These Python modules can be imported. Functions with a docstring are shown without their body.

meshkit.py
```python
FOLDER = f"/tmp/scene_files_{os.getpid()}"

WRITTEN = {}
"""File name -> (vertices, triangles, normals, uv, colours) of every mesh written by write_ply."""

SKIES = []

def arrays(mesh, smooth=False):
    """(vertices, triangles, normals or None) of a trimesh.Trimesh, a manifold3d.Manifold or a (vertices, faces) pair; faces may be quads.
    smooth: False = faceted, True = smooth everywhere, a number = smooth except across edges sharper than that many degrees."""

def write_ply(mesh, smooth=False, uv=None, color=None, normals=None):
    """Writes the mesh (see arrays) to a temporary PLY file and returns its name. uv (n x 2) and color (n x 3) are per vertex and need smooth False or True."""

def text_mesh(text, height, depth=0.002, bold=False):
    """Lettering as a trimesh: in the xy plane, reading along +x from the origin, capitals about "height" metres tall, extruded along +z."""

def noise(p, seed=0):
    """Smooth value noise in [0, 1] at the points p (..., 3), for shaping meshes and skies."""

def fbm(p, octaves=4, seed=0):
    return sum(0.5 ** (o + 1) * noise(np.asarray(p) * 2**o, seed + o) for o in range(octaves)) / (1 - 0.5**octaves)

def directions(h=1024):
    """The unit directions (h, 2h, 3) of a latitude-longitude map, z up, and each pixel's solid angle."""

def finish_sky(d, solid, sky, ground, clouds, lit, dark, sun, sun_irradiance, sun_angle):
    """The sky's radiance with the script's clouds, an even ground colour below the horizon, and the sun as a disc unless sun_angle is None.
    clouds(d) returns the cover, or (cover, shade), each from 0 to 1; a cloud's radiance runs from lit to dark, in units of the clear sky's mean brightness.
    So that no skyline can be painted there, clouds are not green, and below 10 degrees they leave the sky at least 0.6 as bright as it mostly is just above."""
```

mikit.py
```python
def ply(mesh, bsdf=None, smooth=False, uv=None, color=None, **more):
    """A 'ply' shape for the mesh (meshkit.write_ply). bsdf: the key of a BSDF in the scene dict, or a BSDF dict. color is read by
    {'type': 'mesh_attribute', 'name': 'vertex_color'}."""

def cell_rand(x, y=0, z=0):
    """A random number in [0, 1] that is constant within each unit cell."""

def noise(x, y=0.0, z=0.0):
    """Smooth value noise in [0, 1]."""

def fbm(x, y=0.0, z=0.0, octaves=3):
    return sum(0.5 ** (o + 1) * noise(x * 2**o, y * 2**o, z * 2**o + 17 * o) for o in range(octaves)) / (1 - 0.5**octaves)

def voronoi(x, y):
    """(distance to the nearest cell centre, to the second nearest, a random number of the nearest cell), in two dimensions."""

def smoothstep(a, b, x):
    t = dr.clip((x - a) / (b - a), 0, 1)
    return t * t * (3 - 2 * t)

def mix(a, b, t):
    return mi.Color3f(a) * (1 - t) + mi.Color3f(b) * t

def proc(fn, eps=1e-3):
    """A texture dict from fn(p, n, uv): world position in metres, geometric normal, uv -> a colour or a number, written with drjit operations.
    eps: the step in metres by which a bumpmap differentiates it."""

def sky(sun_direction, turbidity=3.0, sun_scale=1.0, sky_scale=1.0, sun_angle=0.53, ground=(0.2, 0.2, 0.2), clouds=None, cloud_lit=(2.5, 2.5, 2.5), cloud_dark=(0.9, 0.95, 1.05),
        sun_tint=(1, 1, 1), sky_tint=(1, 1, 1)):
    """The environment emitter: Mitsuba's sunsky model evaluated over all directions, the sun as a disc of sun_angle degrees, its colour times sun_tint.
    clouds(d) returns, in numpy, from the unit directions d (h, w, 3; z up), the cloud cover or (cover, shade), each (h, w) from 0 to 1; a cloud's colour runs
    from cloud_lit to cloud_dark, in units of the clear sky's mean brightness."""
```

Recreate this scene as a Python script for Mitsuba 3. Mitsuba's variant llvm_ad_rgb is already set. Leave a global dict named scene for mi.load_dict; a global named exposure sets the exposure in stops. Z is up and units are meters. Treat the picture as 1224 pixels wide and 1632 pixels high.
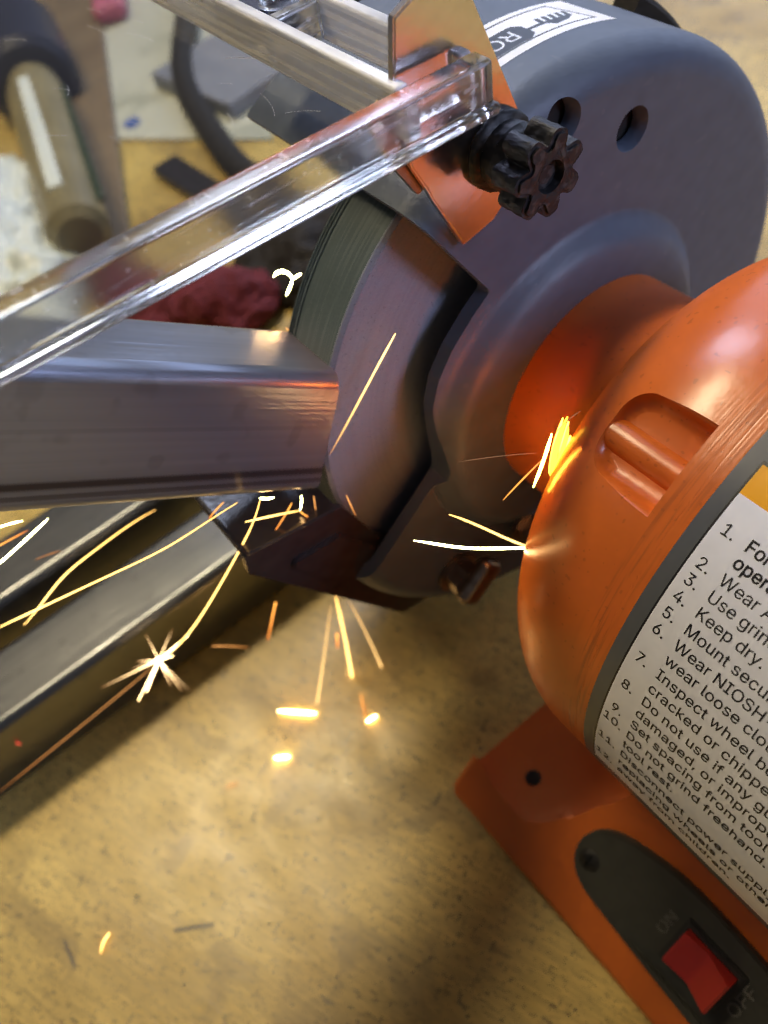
import math
import random
import drjit as dr
import manifold3d as m3
import mitsuba as mi
import numpy as np
import trimesh
from shapely.geometry import Polygon
import meshkit
import mikit

T = mi.ScalarTransform4f
random.seed(7)
RNG = np.random.default_rng(7)
scene, labels = {}, {}

# ------------------------------------------------------------------ camera, lamps, exposure
# The grinder's spindle is the x axis (motor towards +x), +y points away from the operator, z is up, the bench lies at z = -0.125.
CAM = np.array([0.1377776, -0.13667083, 0.19867916])
FWD = np.array([-0.55275594, 0.24679619, -0.79596012])
UP = np.array([-0.5759986, 0.5771068, 0.57894158])
scene['camera'] = {'type': 'thinlens', 'fov': 47.68, 'fov_axis': 'x', 'aperture_radius': 0.0013, 'focus_distance': 0.186,
                   'near_clip': 0.01, 'far_clip': 20.0,
                   'to_world': T().look_at(origin=CAM.tolist(), target=(CAM + FWD).tolist(), up=UP.tolist())}
exposure = -0.08
BENCH = -0.125


def lamp(key, centre, towards, size, radiance, weight):
    """A rectangular lamp: its plate faces the point 'towards'."""
    c, t = np.array(centre, float), np.array(towards, float)
    up = [0, 1, 0.001] if abs((t - c)[1]) < 0.8 * np.linalg.norm(t - c) else [0.001, 0, 1]
    scene[key] = {'type': 'rectangle', 'to_world': T().look_at(origin=c.tolist(), target=t.tolist(), up=up) @ T().scale([size[0] / 2, size[1] / 2, 1]),
                  'emitter': {'type': 'area', 'radiance': {'type': 'rgb', 'value': list(radiance)}, 'sampling_weight': weight},
                  'bsdf': {'type': 'diffuse', 'reflectance': {'type': 'rgb', 'value': 0.0}}}


lamp('ceiling_lamp', (-0.55, -0.17, 1.10), (-0.05, 0.0, -0.1), (0.14, 0.50), (55, 45, 28.5), 24)
lamp('lamp_panel', (-0.86, 0.42, 1.12), (0.0, 0.0, 0.0), (0.42, 0.30), (13, 14.5, 19.5), 20)
lamp('work_lamp', (0.86, 0.36, 0.52), (0.0, 0.0, 0.0), (0.26, 0.26), (17, 19.5, 29), 24)
lamp('window', (-0.75, 2.0, 1.05), (0.0, 0.0, 0.1), (2.9, 2.0), (1.25, 1.5, 2.15), 24)
scene['room_light'] = {'type': 'constant', 'radiance': {'type': 'rgb', 'value': [0.060, 0.060, 0.066]}, 'sampling_weight': 8}
for k, d in {'ceiling_lamp': 'long warm ceiling lamp above the bench', 'lamp_panel': 'cool white lamp panel high on the left', 'work_lamp': 'square work lamp behind and right of the grinder', 'window': 'pale window behind the bench'}.items():
    labels[k] = {'label': d, 'category': 'lamp' if 'lamp' in k else 'window'}


# ------------------------------------------------------------------ helpers
def num(key):
    if key not in scene and key not in labels:
        return key
    i = 1
    while f'{key}_{i:03d}' in scene or f'{key}_{i:03d}' in labels:
        i += 1
    return f'{key}_{i:03d}'


def put(key, mesh, mat, smooth=35, label=None, category=None, group=None, kind=None, **more):
    key = num(key)
    if isinstance(mat, str) and mat in SHINY and smooth is not True:
        pass
    scene[key] = mikit.ply(mesh, mat, smooth=smooth, **more)
    d = {k: v for k, v in dict(label=label, category=category, group=group, kind=kind).items() if v}
    if d:
        labels[key] = d
    return key


SHINY = set()


def man(mesh):
    return m3.Manifold(m3.Mesh(np.asarray(mesh.vertices, np.float32), np.asarray(mesh.faces, np.uint32)))


def tri(man_):
    m = man_.to_mesh()
    return trimesh.Trimesh(m.vert_properties[:, :3], m.tri_verts, process=False)


def cat(parts):
    return trimesh.util.concatenate(parts)


def rbox(sx, sy, sz, r, seg=12):
    """Rounded box centred at the origin."""
    s = m3.Manifold.sphere(r, seg)
    pts = [s.translate([a * (sx / 2 - r), b * (sy / 2 - r), c * (sz / 2 - r)]) for a in (-1, 1) for b in (-1, 1) for c in (-1, 1)]
    return m3.Manifold.batch_hull(pts)


def cyl_x(x0, x1, r0, r1=None, y=0.0, z=0.0, seg=96):
    m = m3.Manifold.cylinder(x1 - x0, r0, r0 if r1 is None else r1, seg)
    return m.rotate([0, 90, 0]).translate([x0, y, z])


def lathe_x(prof, seg=160):
    """Closed profile [(x, r), ...] turned round the x axis."""
    cs = m3.CrossSection([[(r, x) for x, r in prof]], m3.FillRule.NonZero)
    return cs.revolve(seg).rotate([0, 90, 0])


def arc(cx, cy, r, a0, a1, n=8):
    return [(cx + r * math.cos(math.radians(a)), cy + r * math.sin(math.radians(a))) for a in np.linspace(a0, a1, n)]


def prism_x(poly, x0, x1):
    """Polygon of (y, z) drawn out along x."""
    cs = m3.CrossSection([list(map(tuple, poly))], m3.FillRule.NonZero)
    return cs.extrude(x1 - x0).transform(np.array([[0, 0, 1, x0], [1, 0, 0, 0], [0, 1, 0, 0]], float))


def frame(o, ex, ey, ez):
    m = np.eye(4)
    m[:3, 0], m[:3, 1], m[:3, 2], m[:3, 3] = ex, ey, ez, o
    return m


def moved(man_, m):
    return man_.transform(np.asarray(m)[:3])


def spline(pts, n):
    from scipy.interpolate import splev, splprep
    p = np.array(pts, float)
    if len(p) < 3:
        t = np.linspace(0, 1, n)[:, None]
        return p[0] * (1 - t) + p[-1] * t
    tck, _ = splprep(p.T, s=0, k=min(3, len(p) - 1))
    return np.array(splev(np.linspace(0, 1, n), tck)).T


def tube(path, radii, sides=10, cap=True):
    p = np.asarray(path, float)
    r = np.broadcast_to(radii, (len(p),)).astype(float)
    if cap:
        t0, t1 = (p[0] - p[1]), (p[-1] - p[-2])
        t0, t1 = t0 / np.linalg.norm(t0), t1 / np.linalg.norm(t1)
        aa = np.radians([75, 50, 25])
        p = np.vstack([p[0] + t0 * r[0] * np.sin(aa)[:, None], p, p[-1] + t1 * r[-1] * np.sin(aa[::-1])[:, None]])
        r = np.r_[r[0] * np.cos(aa), r, r[-1] * np.cos(aa[::-1])]
    t = np.gradient(p, axis=0)
    t /= np.linalg.norm(t, axis=1, keepdims=True) + 1e-12
    ref = np.array([0.31, 0.22, 0.92])
    a = np.cross(t, ref)
    a /= np.linalg.norm(a, axis=1, keepdims=True) + 1e-12
    b = np.cross(t, a)
    ang = np.arange(sides) * 2 * np.pi / sides
    v = (p[:, None] + r[:, None, None] * (np.cos(ang)[None, :, None] * a[:, None] + np.sin(ang)[None, :, None] * b[:, None])).reshape(-1, 3)
    f = []
    for i in range(len(p) - 1):
        for j in range(sides):
            k = (j + 1) % sides
            f += [[i * sides + j, i * sides + k, (i + 1) * sides + k], [i * sides + j, (i + 1) * sides + k, (i + 1) * sides + j]]
    c0, c1 = len(v), len(v) + 1
    v = np.vstack([v, p[0], p[-1]])
    n = (len(p) - 1) * sides
    for j in range(sides):
        k = (j + 1) % sides
        f += [[c0, k, j], [c1, n + j, n + k]]
    m = trimesh.Trimesh(v, np.array(f), process=False)
    if m.volume < 0:
        m.invert()
    return m


def displaced(mesh, amount, scale, seed=0):
    v = np.array(mesh.vertices)
    n = np.array(mesh.vertex_normals)
    mesh.vertices = v + n * ((meshkit.fbm(v * scale, 4, seed) - 0.5) * 2 * amount)[:, None]
    return mesh


# ------------------------------------------------------------------ materials
def rgb(*c):
    return {'type': 'rgb', 'value': list(c)}


def principled(key, color, rough, **more):
    scene[key] = {'type': 'twosided', 'bsdf': {'type': 'principled', 'base_color': color if isinstance(color, dict) else rgb(*color), 'roughness': rough, **more}}


def bumped(key, color, rough, fn, eps=2e-4, scale=1.0, **more):
    scene[key] = {'type': 'twosided', 'bsdf': {'type': 'bumpmap', 'arbitrary': mikit.proc(fn, eps), 'scale': scale,
                  'bsdf': {'type': 'principled', 'base_color': color if isinstance(color, dict) else rgb(*color), 'roughness': rough, **more}}}


N, F, SS, MIX = mikit.noise, mikit.fbm, mikit.smoothstep, mikit.mix


def stroke(p, x0, y0, x1, y1, w):
    """1 inside a short pencil-like stroke on the bench."""
    dx, dy = x1 - x0, y1 - y0
    t = dr.clip(((p.x - x0) * dx + (p.y - y0) * dy) / (dx * dx + dy * dy), 0, 1)
    d = dr.sqrt(dr.square(p.x - x0 - t * dx) + dr.square(p.y - y0 - t * dy))
    return 1 - SS(w * 0.35, w, d + 0.0006 * (F(p.x * 900, p.y * 900, 3.0) - 0.5))


def wood(p, n, uv):
    # grain runs roughly along x; mottled hardboard with dark flecks
    u, v = p.x * 0.93 + p.y * 0.36, -p.x * 0.36 + p.y * 0.93
    big = F(u * 14, v * 22, 1.0, 3)
    fine = F(u * 120, v * 900, 5.0, 3)
    warp = 3 * F(u * 40, v * 40, 3.0, 2)
    fleck = SS(0.60, 0.80, F(u * 330 + warp, v * 900 + warp, 9.0, 3))
    pore = SS(0.74, 0.86, N(u * 700, v * 1200, 2.0))
    dirt = SS(0.56, 0.74, F(u * 38 + warp, v * 46, 21.0, 4))
    spot = SS(0.88, 0.93, N(u * 420, v * 420, 31.0))
    c = MIX((0.42, 0.285, 0.076), (0.60, 0.435, 0.130), SS(0.25, 0.75, big))
    c = c * (0.76 + 0.46 * fine)
    c = MIX(c, (0.20, 0.130, 0.040), 0.34 * fleck)
    c = MIX(c, (0.14, 0.092, 0.034), 0.45 * pore)
    c = MIX(c, (0.22, 0.150, 0.055), 0.50 * dirt)
    c = MIX(c, (0.07, 0.055, 0.032), 0.55 * spot)
    scr = SS(0.87, 0.93, N(u * 30 + 9, v * 1500, 44.0)) * SS(0.55, 0.7, N(u * 22, v * 50, 51.0))
    c = MIX(c, (0.16, 0.11, 0.05), 0.30 * scr)
    mark = dr.maximum(stroke(p, 0.0060, -0.2050, 0.0135, -0.1930, 0.0011), stroke(p, -0.018, -0.2400, -0.008, -0.2405, 0.0009))
    return MIX(c, (0.035, 0.035, 0.045), 0.8 * mark)


def wood_rough(p, n, uv):
    return 0.27 + 0.20 * F(p.x * 60, p.y * 90, 3.0)


def wood_bump(p, n, uv):
    return 0.00005 * F((p.x * 0.93 + p.y * 0.36) * 160, (p.y * 0.93 - p.x * 0.36) * 1100, 3.0)


scene['wood'] = {'type': 'twosided', 'bsdf': {'type': 'bumpmap', 'arbitrary': mikit.proc(wood_bump, 3e-4), 'scale': 1.0,
                 'bsdf': {'type': 'principled', 'base_color': mikit.proc(wood), 'roughness': mikit.proc(wood_rough), 'specular': 0.5}}}


def grey_paint(p, n, uv):
    c = MIX((0.062, 0.079, 0.113), (0.077, 0.096, 0.134), F(p.x * 220, p.y * 220, p.z * 220))
    chip = SS(0.90, 0.93, N(p.x * 300, p.y * 300, p.z * 300 + 7))
    return MIX(c, (0.16, 0.16, 0.17), 0.12 * chip)


def paint_bump(p, n, uv):
    return 0.00010 * F(p.x * 1400, p.y * 1400, p.z * 1400, 2)


bumped('grey_paint', mikit.proc(grey_paint), 0.47, paint_bump, specular=0.5)


def orange_plastic(p, n, uv):
    c = MIX((0.50, 0.105, 0.014), (0.58, 0.135, 0.020), F(p.x * 60, p.y * 60, p.z * 60))
    grime = SS(0.84, 0.90, N(p.x * 900, p.y * 900, p.z * 900))
    seam = SS(0.006, 0.0, dr.abs(p.x - 0.0755)) * SS(0.45, 0.75, F(p.x * 1500, p.y * 60 + 5, p.z * 60, 3))
    c = MIX(c, (0.15, 0.035, 0.012), 0.25 * grime)
    return MIX(c, (0.20, 0.045, 0.014), 0.55 * seam)


def orange_bump(p, n, uv):
    near = SS(0.010, 0.001, dr.abs(p.x - 0.0755))
    return 0.00003 * F(p.x * 500, p.y * 500, p.z * 500, 2) + near * 0.00003 * F(p.x * 2600, p.y * 70, p.z * 70, 3)


bumped('orange_plastic', mikit.proc(orange_plastic), 0.27, orange_bump, eps=1e-4, specular=0.5, clearcoat=0.25, clearcoat_gloss=0.85)
bumped('orange_base', mikit.proc(lambda p, n, uv: MIX((0.50, 0.105, 0.014), (0.58, 0.135, 0.020), F(p.x * 60, p.y * 60, p.z * 60))), 0.36,
       lambda p, n, uv: 0.00005 * F(p.x * 600, p.y * 600, p.z * 600, 2), eps=1e-4, specular=0.5)
bumped('black_plastic', (0.020, 0.020, 0.020), 0.42, lambda p, n, uv: 0.00006 * F(p.x * 1500, p.y * 1500, p.z * 1500, 2), specular=0.5)


def knob_col(p, n, uv):
    dust = SS(0.50, 0.72, F(p.x * 500, p.y * 500, p.z * 500, 3))
    return MIX((0.012, 0.012, 0.014), (0.06, 0.055, 0.055), 0.55 * dust)


bumped('knob_plastic', mikit.proc(knob_col), 0.50, lambda p, n, uv: 0.0004 * F(p.x * 420, p.y * 420, p.z * 420, 3), specular=0.35)


def panel_col(p, n, uv):
    return MIX((0.030, 0.031, 0.028), (0.042, 0.043, 0.038), F(p.x * 300, p.y * 300, p.z * 300))


bumped('panel_plastic', mikit.proc(panel_col), 0.55, lambda p, n, uv: 0.00008 * F(p.x * 1200, p.y * 1200, p.z * 1200, 2), specular=0.4)
principled('red_plastic', (0.33, 0.022, 0.018), 0.28, specular=0.5)
principled('bore', (0.004, 0.004, 0.004), 0.7)


def stone(p, n, uv):
    r = dr.sqrt(dr.square(p.y) + dr.square(p.z - 0.0055))
    ring = F(r * 1600, p.x * 900, 2.0, 3)
    grit = N(p.x * 2600, p.y * 2600, p.z * 2600)
    c = MIX((0.155, 0.168, 0.215), (0.235, 0.250, 0.305), 0.5 * ring + 0.5 * grit)
    pit = SS(0.80, 0.92, N(p.y * 1500, p.z * 1500, p.x * 1500 + 5))
    return MIX(c, (0.07, 0.07, 0.08), 0.45 * pit)


bumped('stone', mikit.proc(stone), 0.70, lambda p, n, uv: 0.00022 * N(p.x * 2200, p.y * 2200, p.z * 2200), eps=1e-4, specular=0.35)


def stone_rim(p, n, uv):
    g = SS(0.55, 0.8, N(p.x * 2600 + 3, p.y * 40, p.z * 40))
    return MIX((0.066, 0.090, 0.100), (0.108, 0.135, 0.146), 0.6 * g + 0.3 * N(p.x * 2200, p.y * 2200, p.z * 2200))


bumped('stone_rim', mikit.proc(stone_rim), 0.5, lambda p, n, uv: 0.00003 * F(p.x * 2400, p.y * 120, p.z * 120, 2), eps=1e-4, specular=0.4)

# direction along the held tube and its upward normal
AX = np.array([0.0182, 0.7797, -0.6259])
AX /= np.linalg.norm(AX)
NX = np.array([0.0, 0.626, 0.7799])
NX = NX - AX * (NX @ AX)
NX /= np.linalg.norm(NX)
EX = np.cross(AX, NX)
TIP = np.array([-0.0085, -0.0716, 0.0470])  # upper corner of the tube's end, on its motor side


TIP_T, TIP_S = float(TIP @ NX), float(TIP @ AX)


def steel_fn(along, across, lo, hi, seed):
    def fn(p, n, uv):
        s = p.x * along[0] + p.y * along[1] + p.z * along[2]
        t = p.x * across[0] + p.y * across[1] + p.z * across[2]
        t2 = p.x * EX[0] + p.y * EX[1] + p.z * EX[2]
        streak = F(t * 900 + seed, t2 * 900, s * 9, 3)
        wide = F(t * 150 + seed, t2 * 150, s * 3, 2)
        scale_ = SS(0.62, 0.75, F(s * 160, t * 160, t2 * 160 + seed, 3))
        c = MIX(lo, hi, dr.clip(0.55 * streak + 0.55 * wide, 0, 1))
        t0 = t - TIP_T
        mill = SS(0.0016, 0.0004, dr.abs(t0 + 0.0285)) + 0.8 * SS(0.0010, 0.0003, dr.abs(t0 + 0.0315)) + 0.5 * SS(0.0060, 0.0010, dr.abs(t0 + 0.0300)) + 0.25 * SS(0.0009, 0.0002, dr.abs(t0 + 0.0150))
        c = MIX(c, (0.055, 0.050, 0.062), dr.clip(0.75 * mill * (0.6 + 0.5 * wide), 0, 1) if seed < 2 else 0.0)
        if seed < 2:  # orange glow of sparks and motor painted into the steel near the tip
            glow_tint = SS(-0.016, -0.001, s - TIP_S + 0.004 * (wide - 0.5)) * SS(-0.030, 0.0, t0)
            c = MIX(c, (0.42, 0.17, 0.10), 0.32 * glow_tint)
        return MIX(c, (0.10, 0.095, 0.10), 0.22 * scale_)
    return fn


def steel_bump(along, across):
    def fn(p, n, uv):
        s = p.x * along[0] + p.y * along[1] + p.z * along[2]
        t = p.x * across[0] + p.y * across[1] + p.z * across[2]
        t2 = p.x * EX[0] + p.y * EX[1] + p.z * EX[2]
        return 0.00006 * F(t * 1300, t2 * 1300, s * 22, 3) + 0.00022 * F(t * 60, t2 * 60, s * 6, 2)
    return fn


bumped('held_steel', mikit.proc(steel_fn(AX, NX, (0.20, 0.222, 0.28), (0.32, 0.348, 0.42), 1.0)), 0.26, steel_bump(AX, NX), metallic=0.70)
YD, ZD = np.array([0, 1.0, 0]), np.array([0, 0, 1.0])
bumped('stock_steel', mikit.proc(steel_fn(YD, ZD, (0.15, 0.157, 0.165), (0.25, 0.255, 0.265), 5.0)), 0.27, steel_bump(YD, ZD), metallic=0.95)
principled('cut_steel', mikit.proc(lambda p, n, uv: MIX((0.30, 0.20, 0.15), (0.52, 0.47, 0.44), F(p.x * 900, p.y * 900, p.z * 900))), 0.4, metallic=1.0)
bumped('bracket_steel', mikit.proc(lambda p, n, uv: MIX((0.74, 0.69, 0.70), (0.84, 0.79, 0.80), F(p.x * 400, p.y * 400, p.z * 400))), 0.17,
       lambda p, n, uv: 0.00003 * F(p.x * 900, p.y * 900, p.z * 900, 3), metallic=1.0)
bumped('dark_steel', mikit.proc(lambda p, n, uv: MIX((0.014, 0.012, 0.015), (0.030, 0.026, 0.028), F(p.x * 260, p.y * 260, p.z * 260))), 0.22,
       lambda p, n, uv: 0.00006 * F(p.x * 900, p.y * 900, p.z * 900, 2), specular=0.6)
principled('bolt_steel', mikit.proc(lambda p, n, uv: MIX((0.22, 0.15, 0.11), (0.42, 0.36, 0.31), F(p.x * 500, p.y * 500, p.z * 500))), 0.32, metallic=1.0)


def glint_streaks(p, n, uv):
    return 0.02 + 0.26 * SS(0.60, 0.76, F(p.x * 70 + 3, p.y * 70, p.z * 900, 3)) + 0.25 * SS(0.80, 0.86, N(p.x * 700, p.y * 700, p.z * 700))


# clear plastic with the white glints of its rims painted in as diffuse streaks
scene['clear_plastic'] = {'type': 'blendbsdf', 'weight': mikit.proc(glint_streaks),
                          'clear': {'type': 'roughdielectric', 'alpha': 0.02, 'int_ior': 1.49, 'ext_ior': 1.0, 'specular_transmittance': rgb(0.985, 0.99, 0.985)},
                          'white_glint': {'type': 'twosided', 'bsdf': {'type': 'roughplastic', 'alpha': 0.12, 'diffuse_reflectance': rgb(0.91, 0.93, 0.98)}}}
scene['glinting_plastic'] = {**scene['clear_plastic'], 'weight': mikit.proc(lambda p, n, uv: 0.42 + 0.52 * SS(0.40, 0.64, F(p.x * 34 + 3, p.y * 60, p.z * 800, 3)))}  # for the ribs, bright reflections painted in more heavily as white
scene['clear_pane'] = {'type': 'thindielectric', 'int_ior': 1.49, 'ext_ior': 1.0, 'specular_transmittance': rgb(0.93, 0.95, 0.92)}
principled('paper_white', mikit.proc(lambda p, n, uv: MIX((0.66, 0.67, 0.74), (0.72, 0.73, 0.79), F(p.x * 300, p.y * 300, p.z * 300))), 0.24, specular=0.5)
principled('label_grey', (0.085, 0.090, 0.098), 0.26, specular=0.5)
principled('label_yellow', (0.72, 0.33, 0.012), 0.26, specular=0.5)
principled('ink', (0.012, 0.012, 0.014), 0.35, specular=0.5)
principled('panel_print', (0.085, 0.085, 0.08), 0.5)
principled('black_rubber', mikit.proc(lambda p, n, uv: MIX((0.012, 0.010, 0.009), (0.03, 0.026, 0.022), F(p.x * 300, p.y * 300, p.z * 300))), 0.65, specular=0.15)


def rag(p, n, uv):
    weave = F(p.x * 900, p.y * 900, p.z * 900, 3)
    return MIX((0.055, 0.004, 0.007), (0.15, 0.012, 0.020), weave)


bumped('red_cloth', mikit.proc(rag), 0.9, lambda p, n, uv: 0.0010 * F(p.x * 700, p.y * 700, p.z * 700, 3), eps=3e-4, sheen=0.6)


def page(p, n, uv):
    blot = SS(0.56, 0.70, F(p.x * 26 + 3, p.y * 18, 4.0, 3))
    c = MIX((0.46, 0.46, 0.36), (0.58, 0.57, 0.46), F(p.x * 8, p.y * 8, 2.0))
    return MIX(c, (0.24, 0.25, 0.17), 0.5 * blot)


principled('faded_paper', mikit.proc(page), 0.5)
principled('card_brown', mikit.proc(lambda p, n, uv: MIX((0.15, 0.10, 0.055), (0.21, 0.15, 0.085), F(p.x * 40, p.y * 12, 2.0))), 0.5)
principled('bottle_plastic', mikit.proc(lambda p, n, uv: MIX((0.62, 0.66, 0.60), (0.74, 0.77, 0.70), F(p.x * 20, p.y * 20, p.z * 20))), 0.3)
principled('navy_plastic', (0.018, 0.020, 0.040), 0.4)
principled('tan_label', mikit.proc(lambda p, n, uv: MIX((0.16, 0.13, 0.06), (0.30, 0.25, 0.13), F(p.x * 30, p.y * 30, p.z * 30))), 0.35)
principled('green_plastic', (0.022, 0.036, 0.014), 0.4)
principled('pink_rubber', mikit.proc(lambda p, n, uv: MIX((0.42, 0.09, 0.15), (0.55, 0.15, 0.22), F(p.x * 60, p.y * 60, p.z * 60))), 0.6)
principled('grey_card', mikit.proc(lambda p, n, uv: MIX((0.17, 0.18, 0.22), (0.24, 0.25, 0.29), F(p.x * 60, p.y * 90, p.z * 60))), 0.5)
principled('blue_ink', (0.05, 0.10, 0.34), 0.5)


# ------------------------------------------------------------------ bench
bench = trimesh.creation.box([3.4, 2.6, 0.03])
bench.apply_translation([-0.6, 0.5, BENCH - 0.015])
put('bench_top', bench, 'wood', smooth=False, label='mottled yellow brown wooden bench top under the grinder', kind='structure')

# ------------------------------------------------------------------ the bench grinder
G = 'bench_grinder'
labels[G] = {'label': 'orange and grey bench grinder with a warning label and a clear eye shield', 'category': 'bench grinder'}

# --- base with a sloping front, a recessed mounting corner and a switch panel
prof = [(-0.0970, -0.1250), (-0.0970, -0.1180), (-0.0420, -0.0630), (0.060, -0.0630), (0.095, -0.1150), (0.095, -0.1250)]
ring = Polygon(prof).buffer(-0.0020, join_style=1).buffer(0.0020, quad_segs=6)
yz = list(ring.exterior.coords)[:-1]
ring2 = list(ring.buffer(-0.0018).exterior.coords)[:-1]
base = prism_x(yz, 0.0362, 0.330) + m3.Manifold.batch_hull([prism_x(ring2, 0.0340, 0.0350), prism_x(yz, 0.0362, 0.0372)])
rim = [(0.020, -0.0836), (0.0403, -0.0836), (0.0470, -0.0853), (0.0575, -0.0861), (0.0630, -0.0853), (0.0675, -0.0825), (0.0722, -0.0767), (0.0797, -0.0646), (0.090, -0.045), (0.090, 0.06), (0.020, 0.06)]
cut = Polygon(rim).buffer(-0.003).buffer(0.003)
lay = []
for z, grow in ((-0.1170, -0.0022), (-0.1150, -0.0004), (-0.1080, 0.0010), (-0.050, 0.0055)):
    c = list(cut.buffer(grow).exterior.coords)[:-1]
    lay.append(m3.CrossSection([c], m3.FillRule.NonZero).extrude(0.0002).translate([0, 0, z]))
notch = lay[0].hull()
pieces = []
for a, b in zip(lay[:-1], lay[1:]):
    za, zb = a.bounding_box()[2], b.bounding_box()[2]
    steps = 6
    ga, gb = {-0.1170: -0.0022, -0.1150: -0.0004, -0.1080: 0.0010, -0.05: 0.0055}[round(za, 4)], {-0.1150: -0.0004, -0.1080: 0.0010, -0.05: 0.0055}[round(zb, 4)]
    for i in range(steps):
        z0, z1 = za + (zb - za) * i / steps, za + (zb - za) * (i + 1) / steps
        g = ga + (gb - ga) * (i + 0.5) / steps
        c = list(cut.buffer(g).exterior.coords)[:-1]
        pieces.append(m3.CrossSection([c], m3.FillRule.NonZero).extrude(z1 - z0 + 1e-5).translate([0, 0, z0]))
base = base - m3.Manifold.batch_boolean(pieces, m3.OpType.Add)
base = base + prism_x([(-0.0836, -0.125), (-0.0836, -0.1171), (0.06, -0.1171), (0.06, -0.125)], 0.0345, 0.09)
base = base - m3.Manifold.cylinder(0.03, 0.0029, 0.0029, 32).translate([0.0519, -0.0725, -0.135])
put(G + '__base', tri(base), 'orange_base', smooth=40)
hole = m3.Manifold.cylinder(0.0085, 0.0028, 0.0028, 32).translate([0.0519, -0.0725, -0.1249])
put(G + '__base__mounting_hole', tri(hole), 'bore', smooth=30)

SO, SX, SV, SN = np.array([0, -0.097, -0.118]), np.array([1.0, 0, 0]), np.array([0, 0.70711, 0.70711]), np.array([0, -0.70711, 0.70711])
SLOPE = frame(SO, SX, SV, SN)
pan = spline([(0.1600, 0.0110), (0.1385, 0.0118), (0.1208, 0.0130), (0.1071, 0.0142), (0.0958, 0.0152), (0.0880, 0.0172), (0.0836, 0.0215), (0.0820, 0.0270), (0.0835, 0.0335), (0.0888, 0.0388), (0.0979, 0.0422), (0.1075, 0.0443), (0.1250, 0.0450), (0.1600, 0.0450)], 90)
pan = Polygon(np.vstack([pan, [[0.24, 0.045], [0.24, 0.011]]])).buffer(0)


def slab(poly, n0, n1, r=0.0006):
    """Flat piece on the sloping front, with eased edges, between the heights n0 and n1 above the slope."""
    o = list(poly.exterior.coords)[:-1]
    i = list(poly.buffer(-r).exterior.coords)[:-1]
    a = m3.CrossSection([o], m3.FillRule.NonZero).extrude(n1 - n0 - r).translate([0, 0, n0])
    b = m3.CrossSection([i], m3.FillRule.NonZero).extrude(n1 - n0).translate([0, 0, n0])
    return a + b


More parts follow.
